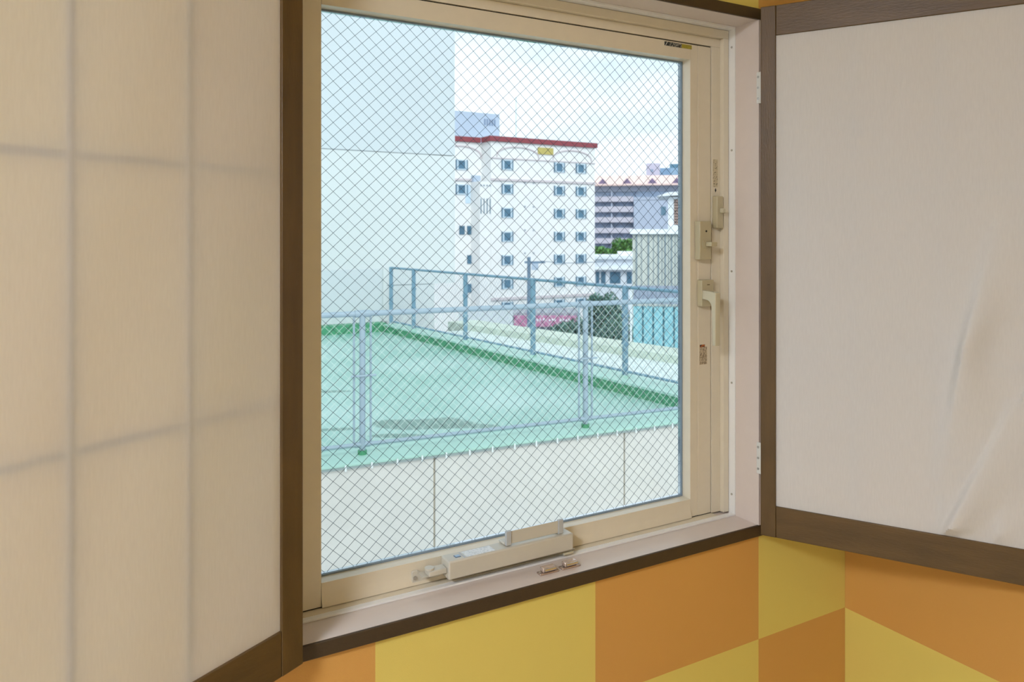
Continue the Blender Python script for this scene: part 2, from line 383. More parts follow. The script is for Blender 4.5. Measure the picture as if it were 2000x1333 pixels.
# lever handle
hp = wbox('handle_plate', LOCKM, (1.2460, 1.2830, 1.3035, 1.3193, -.1655, -.105), win, .0015)
wbox('plate_mark', mat('mark_brown', (96, 80, 50), .4), (1.2620, 1.2700, 1.3032, 1.3036, -.1170, -.1150), hp)
WB().prism([(1.3034, -.1275), (1.264, -.1305), (1.262, -.133), (1.2625, -.250), (1.2725, -.250), (1.2738, -.170), (1.2760, -.160), (1.2810, -.153), (1.2870, -.150), (1.3034, -.1485)],
           'x', 1.2468, 1.2622).build('lever', LEVER, hp, .0016, seg=3)
ws = WB().prism([(1.2540, -.300), (1.2765, -.300), (1.2765, -.260), (1.2540, -.260)], 'y', 1.3190, 1.3194).build('warning_label', print_mat('warn_print', (196, 180, 150), (140, 122, 100), 420, 180, .52), win)
WB().prism([(1.2545, -.2600), (1.2700, -.2600), (1.2700, -.2545), (1.2545, -.2545)], 'y', 1.3188, 1.3193).build('warning_band', print_mat('warn_band', (180, 96, 30), (40, 26, 16), 500, 300, .5), ws)
# window closer along the bottom rail
cl = wbox('window_closer', CASE, (.602, .8765, 1.277, 1.3125, -.6325, -.5985), win, .003)
tag(cl, 'pale grey window closer box with a grip bar')
wbox('closer_label', print_mat('closer_print', (232, 236, 238), (205, 212, 216), 300, 300, .55), (.640, .700, 1.281, 1.306, -.5986, -.5981), cl)
wbox('badge', mat('badge_blue', (70, 96, 130), .3), (.6205, .632, 1.288, 1.298, -.5986, -.5979), cl)
wbox('badge_face', mat('badge_face', (160, 190, 215), .3), (.6225, .6315, 1.290, 1.2978, -.5979, -.5976), cl)
wbox('label_stripe', mat('stripe_grey', (170, 180, 195), .4), (.6355, .6375, 1.281, 1.306, -.5986, -.5981), cl)
gb = WB().prism([(1.2865, -.5955), (1.2895, -.5955), (1.2895, -.5715), (1.2865, -.5715)], 'x', .738, .846).build('grip_bar', CASE, cl, .0008)
for gx in (.7265, .8455):
    wbox('grip_end', mat('grip_end_grey', (186, 190, 192), .35), (gx, gx + .0115, 1.2845, 1.2915, -.5975, -.5700), cl, .001)
wbox('grip_bracket', CASE, (.7245, .7380, 1.2915, 1.3125, -.5980, -.5925), cl, .002)
wbox('grip_bracket', CASE, (.8435, .8570, 1.2915, 1.3125, -.5980, -.5925), cl, .002)
wbox('arm', CASE, (.566, .6018, 1.284, 1.306, -.6215, -.6115), cl, .002)
wcyl('pivot', CASE, (.571, 1.295, -.6114), (.571, 1.295, -.6080), .0085, cl, 20)
pl = WB().prism([(.5455, -.6400), (.6010, -.6380), (.6010, -.6240), (.5640, -.6235), (.5560, -.6175), (.5455, -.6185)], 'y', 1.3155, 1.3192).build('mounting_plate', CASE, cl, .0012)
for px, pz in ((.5515, -.6310), (.5780, -.6305), (.5950, -.6270)):
    wcyl('plate_screw', SCREW, (px, 1.3135, pz), (px, 1.3154, pz), .0036, cl, 12)
wbox('plate_arm', CASE, (.5560, .5800, 1.290, 1.3152, -.6228, -.6217), cl)
wbox('release_lever', LEVER, (.856, .880, 1.281, 1.290, -.6420, -.6365), cl, .002)
wbox('bottom_bracket', SCREW, (.8770, .8970, 1.3025, 1.3100, -.6455, -.6420), cl, .001)

# ================================================================== magnetic catches on the sill
def catch(x, y, label):
    r = empty('magnetic_catch', (x, y, -.650), 0)
    MB().box(-.0215, .0215, -.0075, .0075, 0, .0035).build('base', mat('nickel_base', (196, 178, 166), .25, .03, metal=.75), r, .0012)
    MB().box(-.0145, .0145, -.006, .007, .0036, .0130).build('housing', mat('nickel_case', (222, 206, 196), .22, .03, metal=.7), r, .002)
    MB().cyl((-.0125, -.0072, .0088), (.0125, -.0072, .0088), .0030, 12).build('roller', STEEL, r, smooth=True)
    for s in (-1, 1): MB().cyl((s * .0180, 0, .0036), (s * .0180, 0, .0050), .0025, 10).build('screw', SCREW, r, smooth=True)
    tag(r, label, 'catch', 'magnetic catches on the sill')
catch(.7985, 1.250, 'small nickel magnetic catch on the sill, nearer the left screen')
catch(.8485, 1.250, 'small nickel magnetic catch on the sill, nearer the right screen')

# ================================================================== SHOJI SCREENS
def shoji(origin, ang, side, st, ncol, label, wrinkle, zs):
    """hinge edge at x=0, panel along +x; visible face towards side*y"""
    z0, zi0, zi1, z1 = zs
    W = st * 2 + .157 * 3; T = .026
    r = empty('shoji_screen', (origin[0], origin[1], z0), ang); tag(r, label, 'screen', 'paper screens hinged beside the window')
    H = z1 - z0; a = zi0 - z0; b = zi1 - z0
    ya, yb = (0, -T) if side > 0 else (0, T)
    lo, hi = min(ya, yb), max(ya, yb)
    box('stile', WOOD, (0, st, lo, hi, 0, H), r, .0012)
    box('stile', WOOD, (W - st, W, lo, hi, 0, H), r, .0012)
    box('rail', WOODH, (st + .0003, W - st - .0003, lo + .0008, hi - .0008, 0, a), r, .0012)
    box('rail', WOODH, (st + .0003, W - st - .0003, lo + .0008, hi - .0008, b, H), r, .0012)
    # paper sheet glued just behind the front edge, finely divided so that it can buckle
    nx, nzv = (150, 200) if wrinkle else (150, 90)
    yp = -side * .005
    vs_, fs_ = [], []
    for j in range(nzv + 1):
        for i in range(nx + 1):
            x = st + (W - 2 * st) * i / nx; z = a + (b - a) * j / nzv
            d = .0009 * math.sin(x * 21 + z * 3) * math.sin(z * 5.3 + x * 9)
            for q in range(1, ncol):          # paper slightly embossed over the lattice bars
                d += .00035 * math.exp(-((x - st - .157 * q) / .0048) ** 2)
            for q in (1, 2): d += .0003 * math.exp(-((z - a - (b - a) * q / 3) / .006) ** 2)
            if wrinkle: d += wrinkle(x, z + z0)
            e = min(1, min(i, nx - i, j, nzv - j) / 4)
            vs_.append((x, yp + side * d * e, z))
    for j in range(nzv):
        for i in range(nx):
            k = j * (nx + 1) + i; fs_.append((k, k + 1, k + nx + 2, k + nx + 1))
    MB().add(vs_, fs_).build('paper', PAPER, r, smooth=True, fix=False)
    k0, k1 = sorted((yp - side * .0018, yp - side * .0158))
    for c in range(1, ncol):
        x = st + .157 * c; box('lattice_bar', KUMI, (x - .0055, x + .0055, k0, k1, a, b), r)
    for c in (1, 2):
        z = a + (b - a) * c / 3
        for q in range(ncol):
            xa = st + .157 * q + (.0055 if q else 0); xb = st + .157 * (q + 1) - (.0055 if q < ncol - 1 else 0)
            box('lattice_bar', KUMI, (xa, xb, k0, k1, z - .0055, z + .0055), r)
    return r
def seg_d(px, pz, a, b):
    dx, dz = b[0] - a[0], b[1] - a[1]; t = ((px - a[0]) * dx + (pz - a[1]) * dz) / (dx * dx + dz * dz)
    tc_ = max(0, min(1, t)); qx, qz = a[0] + dx * tc_, a[1] + dz * tc_
    nn = ((px - qx) * dz - (pz - qz) * dx) / math.hypot(dx, dz)
    return tc_, nn, math.hypot(px - qx, pz - qz)
def wrinkle_right(x, z):
    d = 0
    # sharp pinch with a fold fanning up and down from it, steep on the hinge side and falling slowly to the other
    def fold(a, b, amp, wl, wr, fade):
        t, n, h = seg_d(x, z, a, b); up = 1 if b[1] > a[1] else -1
        side_ = (n * up) > 0
        w_ = (wr if side_ else wl) * (.55 + .9 * t)
        return amp * math.exp(-(h / w_) ** 2) * (1 - fade * t)
    d = max(fold((.384, -.225), (.348, -.50), .025, .013, .058, .9),
            fold((.384, -.225), (.455, .05), .024, .013, .050, 1.0),
            fold((.352, -.592), (.470, -.33), .022, .010, .048, .7),
            fold((.440, -.594), (.452, -.50), .010, .009, .030, 1.0))
    return d
ZS = (-.6625, -.5945, .4330, .4985)
rs = shoji((1.3205, 1.2000), -60.7, -1, .032, 3, 'shoji screen right of the window with buckled white paper', wrinkle_right, ZS)
ls = shoji((.3143, 1.1920), -150.1, 1, .042, 3, 'shoji screen left of the window with smooth greyish paper', None, ZS)
# butt hinges of the right screen: leaf on the liner edge
for zc in (.3255, -.4995):
    h = MB().box(1.3332, 1.3349, 1.2045, 1.2235, zc - .035, zc + .035)
    h.v = [tuple(rs.matrix_basis.inverted() @ Vector(v)) for v in h.v]
    hg = h.build('hinge', mat('hinge_white', (226, 226, 220), .35), rs, .0012)
    for k in (-.024, 0, .024):
        s = MB().cyl((1.3322, 1.2185, zc + k), (1.3333, 1.2185, zc + k), .0028, 10)
        s.v = [tuple(rs.matrix_basis.inverted() @ Vector(v)) for v in s.v]
        s.build('hinge_screw', SCREW, hg, smooth=True)

# ================================================================== OUTSIDE: ROOF DECK
STAINS = [(2.88, 6.56, .56, .24, -29), (3.15, 6.30, .36, .11, -29), (2.50, 6.28, .30, .07, -29), (2.06, 6.78, .28, .06, -20), (2.50, 8.43, .32, .07, -20)]
GZ = -12.0
def quadslab(name, m, pts, z0, z1, parent=None):
    return MB().prism(pts, 'z', z0, z1).build(name, m, parent)
struct(quadslab('roof_deck', deck_mat(), [(-3, 5.93), (5.36, 5.29), (4.885, 13.15), (-3, 13.15)], -2.05, -1.75), 'mint green coated roof deck behind the wire fence')
# upstands
up = struct(empty('roof_upstand'), 'dark green upstand with mint coping along the roof deck')
quadslab('upstand_side', GREEN, [(4.89, 13.10), (5.37, 4.5), (5.60, 4.5), (5.13, 13.10)], -2.04, -1.640, up)
quadslab('coping_side', MINT, [(4.885, 13.10), (5.365, 4.5), (5.76, 4.5), (5.27, 13.10)], -1.6395, -1.615, up)
quadslab('upstand_back', GREEN, [(-3, 13.14), (4.96, 13.14), (4.96, 13.40), (-3, 13.40)], -2.04, -1.60, up)
# white lower roof and curb beyond the side fence
struct(quadslab('lower_roof', CONC, [(5.61, 4.5), (7.62, 4.5), (6.25, 12.36), (5.16, 12.36)], -2.2, -1.72), 'white coated roof strip beyond the teal fence')
struct(quadslab('roof_curb', CURB, [(7.55, 4.5), (8.15, 4.5), (6.62, 12.9), (6.06, 12.9)], -2.2, -1.615), 'pale mossy curb at the roof edge beyond the teal fence')
struct(box('street_ground', mat('asphalt', (120, 126, 132), .9, .1, .3), (-300, 400, 14, 500, GZ - .5, GZ)), 'grey street ground far below')
struct(quadslab('roof_block', WHITEB2, [(-3, 5.94), (8.2, 5.1), (6.7, 13), (-3, 13)], GZ, -2.25), 'pale body of the building below the roof deck')

# near parapet with panels
def pl_y(x): return 5.3 - .0762 * (x - 1.521)
par = struct(empty('parapet_wall'), 'pale tan panelled parapet wall below the near wire fence')
xs = [-1.0, .68, 2.351, 4.019, 5.69]
for i in range(4):
    a, b = xs[i] + .007, xs[i + 1] - .007
    MB().prism([(a, pl_y(a)), (b, pl_y(b)), (b, pl_y(b) + .12), (a, pl_y(a) + .12)], 'z', -4.2, -1.652).build('wall_panel', TANW, par, .004)
MB().prism([(-1, pl_y(-1) + .02), (5.69, pl_y(5.69) + .02), (5.69, pl_y(5.69) + .27), (-1, pl_y(-1) + .27)], 'z', -4.2, -1.654).build('joint_backing', mat('joint_tan', (196, 186, 166), .8), par)
MB().prism([(-1, pl_y(-1) - .012), (5.69, pl_y(5.69) - .012), (5.69, pl_y(5.69) + .33), (-1, pl_y(-1) + .33)], 'z', -1.6365, -1.614).build('coping', MINT, par)
MB().prism([(-1, pl_y(-1) - .02), (5.69, pl_y(5.69) - .02), (5.69, pl_y(5.69) - .004), (-1, pl_y(-1) - .004)], 'z', -1.6515, -1.637).build('flashing', FLASH, par)
k = 0
x = .75
while x < 5.3:
    MB().box(x - .006, x + .006, pl_y(x) - .026, pl_y(x) - .0205, -1.665, -1.622).build('clip', mat('clip_white', (216, 222, 220), .5), par); x += .187

# ------------------------------------------------------------------ chain-link fences
def chain(name, A, B, z0, z1, pitch, r, parent):
    """diamond wire net in the vertical plane A-B"""
    A = Vector((A[0], A[1], 0)); B = Vector((B[0], B[1], 0)); Lg = (B - A).length; d = (B - A) / Lg
    m = MB(); nrm = d.cross(Vector((0, 0, 1)))
    for s in (1, -1):
        k = -int((z1 - z0) / pitch) - 2
        while k * pitch < Lg + (z1 - z0) + pitch:
            c = clipline(k * pitch, z0, pitch / 2, s * pitch / 2, (0, Lg, z0, z1))
            if c:
                P = [A + d * (k * pitch + pitch / 2 * t) + Vector((0, 0, z0 + s * pitch / 2 * t)) + nrm * s * r * .8 for t in c]
                m.cyl(P[0], P[1], r, 4)
            k += 1
    tag(m.build(name, MESHW, parent, fix=False), kind='stuff')
def fence(name, label, posts, zb, zt, zr0, material, pr, rr, br, side, ext, group=None):
    A, B = Vector(posts[0]), Vector(posts[-1]); d = (B - A).normalized()
    S, E = A - d * ext[0], B + d * ext[1]
    root = empty(name, (A.x, A.y, zb)); tag(root, label, 'fence', 'wire fences around the roof deck')
    off = Vector((A.x, A.y, zb))
    class FB(MB):
        def build(s, *a, **k):
            s.v = [tuple(Vector(v) - off) for v in s.v]; return MB.build(s, *a, **k)
    for p in posts:
        po = FB().cyl((p[0], p[1], zb), (p[0], p[1], zt + .012), pr, 14).build('post', material, root, smooth=True)
        FB().cyl((p[0], p[1], zb), (p[0], p[1], zb + .03), pr * 1.5, 14).build('post_base', GREEN if side else MINT, po, smooth=True)
        if side:
            for s in (-1, 1):
                q = Vector(p) + d * s * side
                FB().cyl((q.x, q.y, zr0), (q.x, q.y, zt), .0085, 8).build('panel_upright', material, root, smooth=True)
            qa, qb = Vector(p) - d * (side + .03), Vector(p) + d * (side + .03); zm = zr0 + (zt - zr0) * .53
            FB().cyl((qa.x, qa.y - .03, zm), (qb.x, qb.y - .03, zm), .008, 8).build('clamp_bar', material, root, smooth=True)
            for zz in (zt, zr0):
                FB().cyl((p[0] - d.x * .055, p[1] - d.y * .055, zz), (p[0] + d.x * .055, p[1] + d.y * .055, zz), (rr if zz == zt else br) * 1.3, 12).build('rail_sleeve', material, root, smooth=True)
        else:
            for f in (.33, .66):
                FB().cyl((p[0], p[1], zr0 + (zt - zr0) * f - .015), (p[0], p[1], zr0 + (zt - zr0) * f + .015), pr * 1.25, 12).build('clamp_band', material, root, smooth=True)
    FB().cyl((S.x, S.y, zt), (E.x, E.y, zt), rr, 12).build('top_rail', material, root, smooth=True)
    FB().cyl((S.x, S.y, zr0), (E.x, E.y, zr0), br, 12).build('bottom_rail', material, root, smooth=True)
    mroot = root
    # net
    A2, B2 = S, E; n0 = len(bpy.data.objects)
    Lg = (E - S).length; m = FB()
    pitch = .070; r = .0014 if side else .0011
    dd = Vector((d.x, d.y, 0)); S3 = Vector((S.x, S.y, 0)); nrm = dd.cross(Vector((0, 0, 1)))
    for s in (1, -1):
        k = -int((zt - zr0) / pitch) - 2
        while k * pitch < Lg + (zt - zr0) + pitch:
            c = clipline(k * pitch, zr0, pitch / 2, s * pitch / 2, (0, Lg, zr0, zt))
            if c:
                P = [S3 + dd * (k * pitch + pitch / 2 * t) + Vector((0, 0, zr0 + s * pitch / 2 * t)) + nrm * s * r * .8 for t in c]
                m.cyl(P[0], P[1], r, 4)
            k += 1
    tag(m.build('chain_link_net', MESHW if side else TEALST, root, fix=False), kind='stuff')
    return root
dX = 1.872
fp = [(1.87 + dX * i, 5.45 - .0909 * dX * i) for i in (-1, 0, 1)]
fence('chain_link_fence', 'pale galvanised chain link fence standing on the near parapet', fp, -1.614, -.585, -1.543, GALV, .0225, .021, .0155, .062, (.6, 1.45))
fence('chain_link_fence', 'teal grey wire fence along the far side of the green deck', [(4.953, 12.9), (5.017, 12.025), (5.152, 10.356), (5.289, 8.646), (5.430, 6.892), (5.566, 5.16)], -1.615, -.600, -1.545, TEALST, .034, .019, .015, 0, (.0, .4))

# ------------------------------------------------------------------ big white neighbouring block
big = empty('white_building', (6.02, 12.5, GZ)); tag(big, 'huge windowless white wall building rising behind the deck', 'building')
def bb_(name, m, b, parent=big, bevel=0): return box(name, m, (b[0] - 6.02, b[1] - 6.02, b[2] - 12.5, b[3] - 12.5, b[4] - GZ, b[5] - GZ), parent, bevel)
wl = [(-1.56, GZ, 0), (3.0, 1.53, .0), (12, 3.03, 0)]
bb_('wall_panel', WHITEB, (-6, 6.02, 13.42, 22, GZ, -.955))
bb_('wall_panel', WHITEB, (-6, 6.45, 13.42, 22, -.94, 1.49))
bb_('wall_panel', WHITEB2, (-6, 6.45, 13.42, 22, 1.505, 14))
bb_('joint_core', WHITEB2, (-6, 6.0, 13.45, 22, -.955, 1.505))
bb_('lower_facing', WHITEB2, (-6, 4.985, 13.405, 13.419, -1.6, -.64))
bb_('pilaster', WHITEB, (4.985, 5.06, 13.38, 13.419, -1.6, -.62))

# ------------------------------------------------------------------ HOTEL
HX, HY = 41.68, 77.3
hot = empty('hotel_building', (HX, HY, GZ)); tag(hot, 'tall white hotel with maroon roof trim and arched mouldings', 'building')
def hb(name, m, b, parent=hot, bevel=0): return box(name, m, (b[0] - HX, b[1] - HX, b[2] - HY, b[3] - HY, b[4] - GZ, b[5] - GZ), parent, bevel)
hb('main_block', HOTEL, (HX, 56.2, HY, 95, GZ, 10.55))
hb('wing_block', HOTEL, (30, HX - .01, 79.5, 95, GZ, 10.55))
hb('stair_block', HOTEL, (40.27, HX - .01, HY + .02, 79.49, GZ, 5.95))
hb('roof_trim', TRIMR, (HX - .25, 56.45, HY - .25, HY + .6, 10.56, 11.14))
hb('roof_trim', TRIMR, (HX - .25, HX + .6, HY + .61, 79.2, 10.56, 11.14))
hb('roof_trim', TRIMR, (30, HX - .26, 79.25, 80.1, 10.56, 11.14))
tw = hb('lift_tower', GREYB, (36, 45.43, 82, 90, 10.56, 14.5))
for i in range(5): hb('tower_mark', mat('mark_slate', (120, 140, 168), .6), (43.3 + i * .34, 43.46 + i * .34, 81.93, 81.99, 13.05, 13.8), tw)  # plain bars standing in for the unreadable marks of the tower sign
MB().cyl((47.73 - HX, 82 - HY, 10.56 - GZ), (47.73 - HX, 82 - HY, 16.8 - GZ), .07, 8).build('antenna', FWHITE, hot)
hb('gold_sign', GOLD, (47.92, 50.07, HY - .12, HY - .01, 9.39, 10.18))
def arch(x0, x1, zb, zt, y):
    pts = []
    for i in range(17):
        a = math.pi * i / 16; pts.append(((x0 + x1) / 2 - (x1 - x0) / 2 * math.cos(a) - HX, y - HY, zb + (zt - zb) * math.sin(a) ** .8 - GZ))
    MB().tube(pts, .10, 6).build('arch_moulding', ARCHM, hot, smooth=True)
arch(42.43, 48.07, 8.85, 10.04, HY - .03); arch(50.07, 55.68, 8.85, 10.05, HY - .03); arch(36.2, 41.6, 8.75, 10.05, 79.47)
hb('cornice', ARCHM, (HX, 56.25, HY - .10, HY - .01, 8.60, 8.72)); hb('cornice', ARCHM, (HX - .05, 56.3, HY - .16, HY - .01, 6.08, 6.32))
hb('cornice', ARCHM, (30, 40.9, 79.34, 79.49, 6.08, 6.32)); hb('cornice', ARCHM, (HX, 56.25, HY - .2, HY - .01, -7.6, -7.3))
def far_window(parent, pos, w, h, org, first=[]):
    """window: light surround with a dark pane set in it"""
    key = (round(w, 2), round(h, 2))
    for kk, f, p in first:
        if kk == key:
            c = link_copy(f, parent, Vector(pos) - Vector(org)); link_copy(p, c); return c
    f = MB().ring((-w / 2, w / 2, -h / 2, h / 2), (-w / 2 + .16 * w, w / 2 - .16 * w, -h / 2 + .10 * h, h / 2 - .10 * h), -.10, -.005).build('window', FWHITE, parent)
    f.location = Vector(pos) - Vector(org)
    p = MB().box(-w / 2 + .17 * w, w / 2 - .17 * w, -.05, -.004, -h / 2 + .11 * h, h / 2 - .11 * h).build('pane', PANE, f)
    first.append((key, f, p)); return f
def shutters(parent, pos, w, h, org):
    for s in (-1, 1):
        x = pos[0] + s * (w / 2 + .06)
        box('shutter_edge', PANE, (x - .06 - org[0], x + .06 - org[0], pos[1] - .14 - org[1], pos[1] - .005 - org[1], pos[2] - h / 2 - org[2], pos[2] + h / 2 - org[2]), parent)
ho = (HX, HY, GZ)
for z in (7.93, 5.16, 2.42, -.33, -3.03, -5.75, -8.40):
    for xw in (43.80, 50.95, 54.09):
        far_window(hot, (xw, HY, z), 1.26, 1.16, ho); shutters(hot, (xw, HY, z), 1.26, 1.16, ho)
for z in (7.9, 5.08): far_window(hot, (39.05, 79.5, z), 1.26, 1.16, ho); shutters(hot, (39.05, 79.5, z), 1.26, 1.16, ho)
for (xw, z) in ((39.09, .41), (40.10, .41), (40.1, -2.95), (40.1, -6.26)):
    hb('small_window', PANE, (xw - .34, xw + .34, 79.42, 79.495, z - .5, z + .5))
hb('blue_panel', mat('pale_blue_panel', (196, 216, 232), .8), (39.55, 40.2, 79.44, 79.495, 3.5, 5.6))
hb('air_unit', GREYB, (40.3, 41.2, 78.9, 79.48, 5.96, 6.7))
for xw in (40.42, 40.80, 41.2, 41.58): hb('slot_window', PANE, (xw - .045, xw + .045, HY - .03, HY + .015, 2.27, 4.0)); hb('vent', PANE, (xw - .07, xw + .07, HY - .03, HY + .015, 5.4, 5.55))
for z in (5.95, 3.17, .42, -2.27, -5.0):
    for xw in (46.17, 47.36): hb('vent', mat('vent_grey', (150, 160, 172), .6), (xw - .10, xw + .10, HY - .05, HY - .005, z - .1, z + .1))

# ------------------------------------------------------------------ further buildings, each in its own turned frame (local x to the right)
def root_at(name, u, depth, zbase=GZ):
    a = math.atan((u - 1000) / 1509); b = R(YAW) + a; r = depth / math.cos(a)
    return empty(name, (r * math.sin(b), r * math.cos(b), zbase), -math.degrees(b) - 2)
apt = root_at('apartment_building', 1162, 210); tag(apt, 'grey apartment block with balcony rows and a salmon tiled roof', 'building')
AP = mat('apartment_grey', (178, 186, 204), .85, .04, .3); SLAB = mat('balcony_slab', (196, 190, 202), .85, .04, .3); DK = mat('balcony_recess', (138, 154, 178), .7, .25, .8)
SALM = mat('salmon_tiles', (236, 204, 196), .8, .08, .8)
def lb(root, name, m, x0, x1, y0, y1, z0, z1, parent=None): return box(name, m, (x0, x1, y0, y1, z0 - GZ, z1 - GZ), parent or root)
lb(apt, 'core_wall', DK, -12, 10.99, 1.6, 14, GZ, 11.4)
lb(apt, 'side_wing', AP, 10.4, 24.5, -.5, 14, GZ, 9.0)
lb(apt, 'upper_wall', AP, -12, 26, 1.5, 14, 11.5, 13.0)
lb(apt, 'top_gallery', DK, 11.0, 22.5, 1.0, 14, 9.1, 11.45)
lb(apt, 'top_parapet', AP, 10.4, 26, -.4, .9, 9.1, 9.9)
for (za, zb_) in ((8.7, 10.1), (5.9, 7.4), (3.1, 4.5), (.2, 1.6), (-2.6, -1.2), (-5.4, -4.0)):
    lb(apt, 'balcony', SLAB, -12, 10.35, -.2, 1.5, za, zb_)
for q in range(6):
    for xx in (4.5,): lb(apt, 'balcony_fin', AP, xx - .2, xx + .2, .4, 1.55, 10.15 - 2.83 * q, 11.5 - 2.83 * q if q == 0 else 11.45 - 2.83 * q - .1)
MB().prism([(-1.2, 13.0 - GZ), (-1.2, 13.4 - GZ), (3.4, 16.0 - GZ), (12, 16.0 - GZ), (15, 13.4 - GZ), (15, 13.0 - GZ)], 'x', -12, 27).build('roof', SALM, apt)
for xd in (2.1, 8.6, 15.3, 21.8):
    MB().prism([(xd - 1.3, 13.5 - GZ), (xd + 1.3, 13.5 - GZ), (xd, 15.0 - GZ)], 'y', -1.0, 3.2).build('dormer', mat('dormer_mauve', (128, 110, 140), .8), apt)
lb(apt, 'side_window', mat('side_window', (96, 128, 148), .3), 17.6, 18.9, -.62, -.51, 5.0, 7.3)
pk = root_at('rooftop_tower', 1262, 230, 14.0); tag(pk, 'small pinkish grey tower above the salmon roof', 'building')
box('walls', mat('pinkish_render', (196, 190, 208), .85, .05, .3), (0, 4.0, 0, 4, -26, 7.0), pk); box('vent', DK, (1.3, 2.1, -.1, -.01, 4.4, 5.2), pk)
bl = root_at('office_building', 1289, 262, GZ); tag(bl, 'distant blue grey office block at the right window edge', 'building')
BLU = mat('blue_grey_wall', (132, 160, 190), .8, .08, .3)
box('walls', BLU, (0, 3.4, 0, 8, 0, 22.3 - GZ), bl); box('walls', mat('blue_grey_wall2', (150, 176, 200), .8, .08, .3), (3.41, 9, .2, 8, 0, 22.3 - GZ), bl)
box('roof_plant', mat('roof_plant_teal', (92, 130, 152), .7), (3.2, 6.8, 1, 6, 22.31 - GZ, 23.7 - GZ), bl)
# white house with a lattice screen
la = root_at('white_house', 1290, 65); tag(la, 'white house with a brown lattice screen above the corrugated shed', 'building')
WH = mat('house_white', (236, 240, 244), .85, .03, .5); px = 65 / 1509
lb(la, 'walls', WH, .62, 3.2, 0, 6, GZ, 3.1)
MB().prism([(-.3, 3.12 - GZ), (3.2, 3.30 - GZ), (3.2, 3.60 - GZ), (.6, 3.46 - GZ)], 'y', -.6, 6.4).build('roof_slab', WH, la)
lt = lb(la, 'lattice_screen', mat('lattice_recess', (110, 92, 84), .8), 1.12, 1.66, -.06, -.005, .75, 2.9)
for i in range(9): lb(la, 'lattice_slat', mat('lattice_brown', (176, 150, 140), .8), 1.13, 1.65, -.10, -.061, .80 + i * .235, .90 + i * .235, lt)
lb(la, 'ledge', WH, .7, 3.2, -.5, -.01, .25, .62)
# corrugated beige shed
co_ = root_at('corrugated_shed', 1234, 50); tag(co_, 'beige corrugated metal shed with a white roof edge', 'building')
CORR = mat('corrugated_beige', (200, 204, 196), .6, .06, 1.5); RIB = mat('corrugated_rib', (132, 148, 156), .6, .05)
lb(co_, 'walls', CORR, .04, 4.2, 0, 4, GZ, -.02)
lb(co_, 'roof_edge', mat('cap_white', (240, 246, 248), .6), -.12, 4.3, -.25, 4.2, -.01, .30)
for i, xr in enumerate((.30, .62, 1.06, 1.38, 1.69, 1.92, 2.12, 2.33, 2.52, 2.74, 2.95, 3.2, 3.45, 3.7)):
    lb(co_, 'rib', RIB, xr - (.045 if i % 2 == 0 else .022), xr + (.045 if i % 2 == 0 else .022), -.06 if i % 2 == 0 else -.035, -.001, GZ, -.03)
# low white house
lo_ = root_at('low_house', 1160, 100); tag(lo_, 'low white flat-roofed house beside the hotel', 'building')
LW = mat('low_house_white', (216, 222, 230), .85, .04, .5)
lb(lo_, 'walls', LW, 0, 5.2, 0, 8, GZ, -3.25); lb(lo_, 'roof_slab', mat('low_roof_white', (226, 232, 238), .8), -.2, 5.3, -.6, 8.2, -3.24, -2.85)
lb(lo_, 'roof_box', WH, 3.0, 5.0, 1, 3, -2.84, -2.3)
lb(lo_, 'canopy', WH, 0, 5.2, -.9, -.01, -4.6, -4.3)
for (xa, xb) in ((.25, .7), (.9, 1.5), (2.05, 3.4), (4.2, 4.85)):
    lb(lo_, 'window', PANE, xa, xb, -.06, -.005, -6.4, -4.9)
# magenta shop awning in the street
aw = root_at('shop_awning', 1004, 62); tag(aw, 'magenta shop sign band with white lettering in the street', 'sign')
MAG = mat('magenta_sign', (192, 118, 156), .6, .06, 1)
lb(aw, 'band', MAG, 0, 5.0, 0, .5, -7.45, -6.6)
lb(aw, 'shop_wall', mat('shop_grey', (150, 150, 160), .8), -.2, 5.2, .55, 5, GZ, -6.4)
LET = mat('letter_white', (240, 236, 244), .5)
for (xl) in (1.80, 2.05, 2.32, 2.80, 3.02, 3.22, 3.66, 3.90, 4.12, 4.36):
    z = -6.98 + random.uniform(-.04, .06)
    MB().prism([(xl, z - GZ), (xl + .14, z + .02 - GZ), (xl + .12, z + .13 - GZ), (xl + .05, z + .20 - GZ), (xl - .02, z + .12 - GZ)], 'y', -.03, -.001).build('letter', LET, aw)
# street wall left of it
sw = root_at('street_wall', 896, 60); tag(sw, 'pale low wall between the hotel and the roof curb', 'wall')
lb(sw, 'wall_body', mat('street_wall_white', (206, 212, 216), .85, .06, .5), 0, 4.2, 0, .4, GZ, -5.9); lb(sw, 'wall_cap', mat('street_cap', (180, 186, 190), .8), -.05, 4.25, -.05, .45, -5.89, -5.75)
# teal corrugated store
te = root_at('teal_shed', 1237, 24, -9.0); tag(te, 'teal corrugated panel shed with grey lean-to roof', 'building')
TEA = mat('teal_panel', (132, 192, 202), .55, .06, 2); tz = lambda z: z + 9.0
for i in range(6): box('panel', TEA, (i * .315, i * .315 + .262, -.03, .03, 0, tz(-2.25)), te, .01)
box('inner_wall', mat('teal_dark', (70, 120, 134), .7), (0, 1.9, .031, .1, 0, tz(-2.25)), te)
MB().prism([(-.1, tz(-2.16)), (-.1, tz(-2.1)), (1.4, tz(-1.70)), (1.4, tz(-1.76))], 'x', -.02, 2.1).build('roof', mat('roof_slate', (140, 150, 166), .7, .05, 3), te)
for i in range(16): MB().prism([(-.1, tz(-2.099)), (1.4, tz(-1.699)), (1.4, tz(-1.68)), (-.1, tz(-2.08))], 'x', .03 + i * .13, .055 + i * .13).build('roof_rib', mat('roof_rib', (118, 128, 146), .7), te)
box('corner_post', mat('post_white', (232, 238, 240), .6), (-.10, -.04, -.06, .0, 0, tz(-1.74)), te)
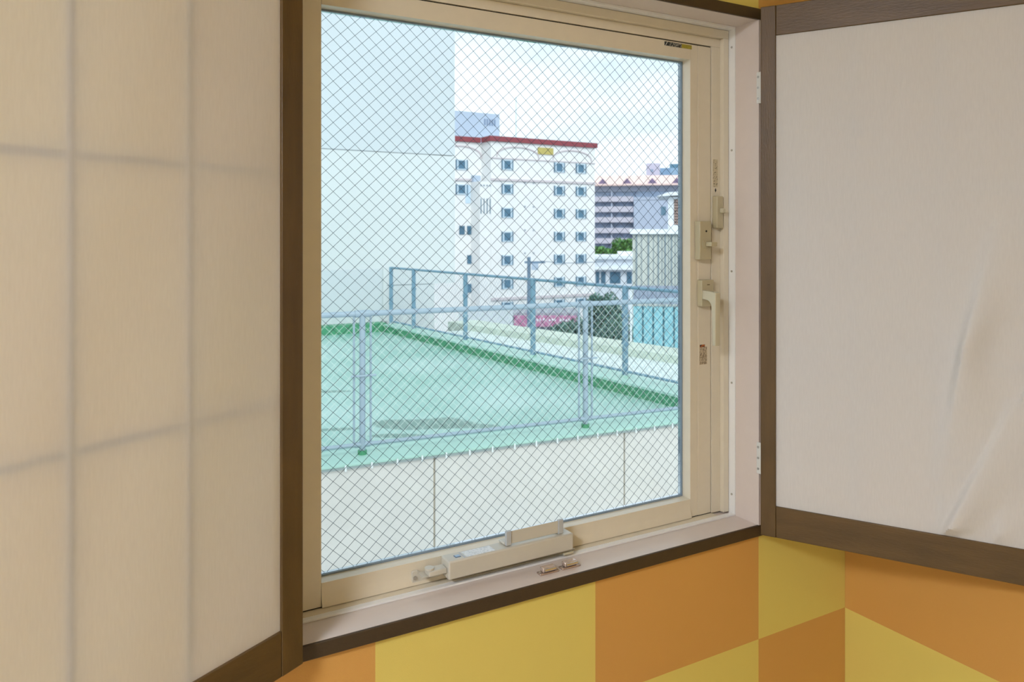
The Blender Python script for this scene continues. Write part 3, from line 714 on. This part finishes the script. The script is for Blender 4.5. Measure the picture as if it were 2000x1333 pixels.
# utility pole
up_ = root_at('utility_pole', 1033, 45); tag(up_, 'slim blue grey utility pole in front of the hotel', 'pole')
PO = mat('pole_blue', (110, 134, 156), .6)
MB().cyl((0, 0, 0), (0, 0, -1.35 - GZ), .13, 10, .10).build('shaft', PO, up_, smooth=True)
MB().box(-.25, .95, -.06, .06, -1.72 - GZ, -1.60 - GZ).build('cross_arm', PO, up_); MB().box(.15, .55, -.2, .2, -2.1 - GZ, -1.73 - GZ).build('transformer', GREYB, up_)
MB().tube([(.7, 0, -1.58 - GZ), (1.8, 0, -1.70 - GZ), (3.0, .2, -1.70 - GZ), (4.4, .4, -1.62 - GZ)], .018, 6).build('cable', PO, up_)

# ------------------------------------------------------------------ trees
def leaf_mat(name, a, b):
    m = mat(name, a, .6, .25, 1.2); return m
def tree(name, label, u, v, depth, rx, rz, zbase, m, n, ls_, seedv):
    rnd = random.Random(seedv)
    a = math.atan((u - 1000) / 1509); bb2 = R(YAW) + a; r = depth / math.cos(a); zc = -(v - 457) / 1509 * depth
    root = empty(name, (r * math.sin(bb2), r * math.cos(bb2), zbase)); tag(root, label, 'tree', 'trees beyond the roof edge')
    h = zc - zbase
    MB().cyl((0, 0, 0), (0, 0, h), .12 * rx + .05, 8, .05 * rx).build('trunk', mat('bark', (92, 80, 66), .9), root, smooth=True)
    lobes = [(Vector((rnd.uniform(-.6, .6) * rx, rnd.uniform(-.5, .5) * rx, h + rnd.uniform(-.5, .45) * rz)), rnd.uniform(.35, .6)) for _ in range(14)]
    mb_ = MB()
    for i in range(n):
        c, s = rnd.choice(lobes)
        d = Vector((rnd.gauss(0, 1), rnd.gauss(0, 1), rnd.gauss(0, 1))).normalized() * (rnd.random() ** .35)
        p = c + Vector((d.x * rx * s, d.y * rx * s, d.z * rz * s))
        q = Vector((rnd.gauss(0, 1), rnd.gauss(0, 1), rnd.gauss(.8, 1))).normalized(); t = q.orthogonal().normalized(); b_ = q.cross(t)
        l1, l2 = ls_ * rnd.uniform(.7, 1.3), ls_ * rnd.uniform(.4, .7)
        mb_.add([p - t * l1, p + b_ * l2, p + t * l1, p - b_ * l2], [(0, 1, 2, 3)])
    tag(mb_.build('foliage', m, root, fix=False), kind='stuff')
DG = leaf_mat('dark_leaves', (84, 122, 104), None); LG = leaf_mat('light_leaves', (94, 144, 78), None)
tree('street_tree', 'dark leafy tree behind the near fence post', 1186, 622, 36, 1.05, 1.45, GZ, DG, 4200, .11, 1)
tree('street_tree', 'low dark tree half hiding the magenta sign', 1115, 655, 38, 1.5, 1.0, GZ, DG, 4200, .11, 2)
tree('street_tree', 'dark shrub tree at the foot of the teal shed', 1200, 672, 31, 1.1, 1.2, GZ, DG, 2600, .09, 3)
tree('green_tree', 'bright green tree in front of the balconies', 1222, 492, 118, 2.6, 2.3, GZ, LG, 5200, .30, 4)
tree('green_tree', 'bright green low tree against the hotel edge', 1172, 500, 132, 3.2, 1.7, GZ, LG, 5000, .30, 5)
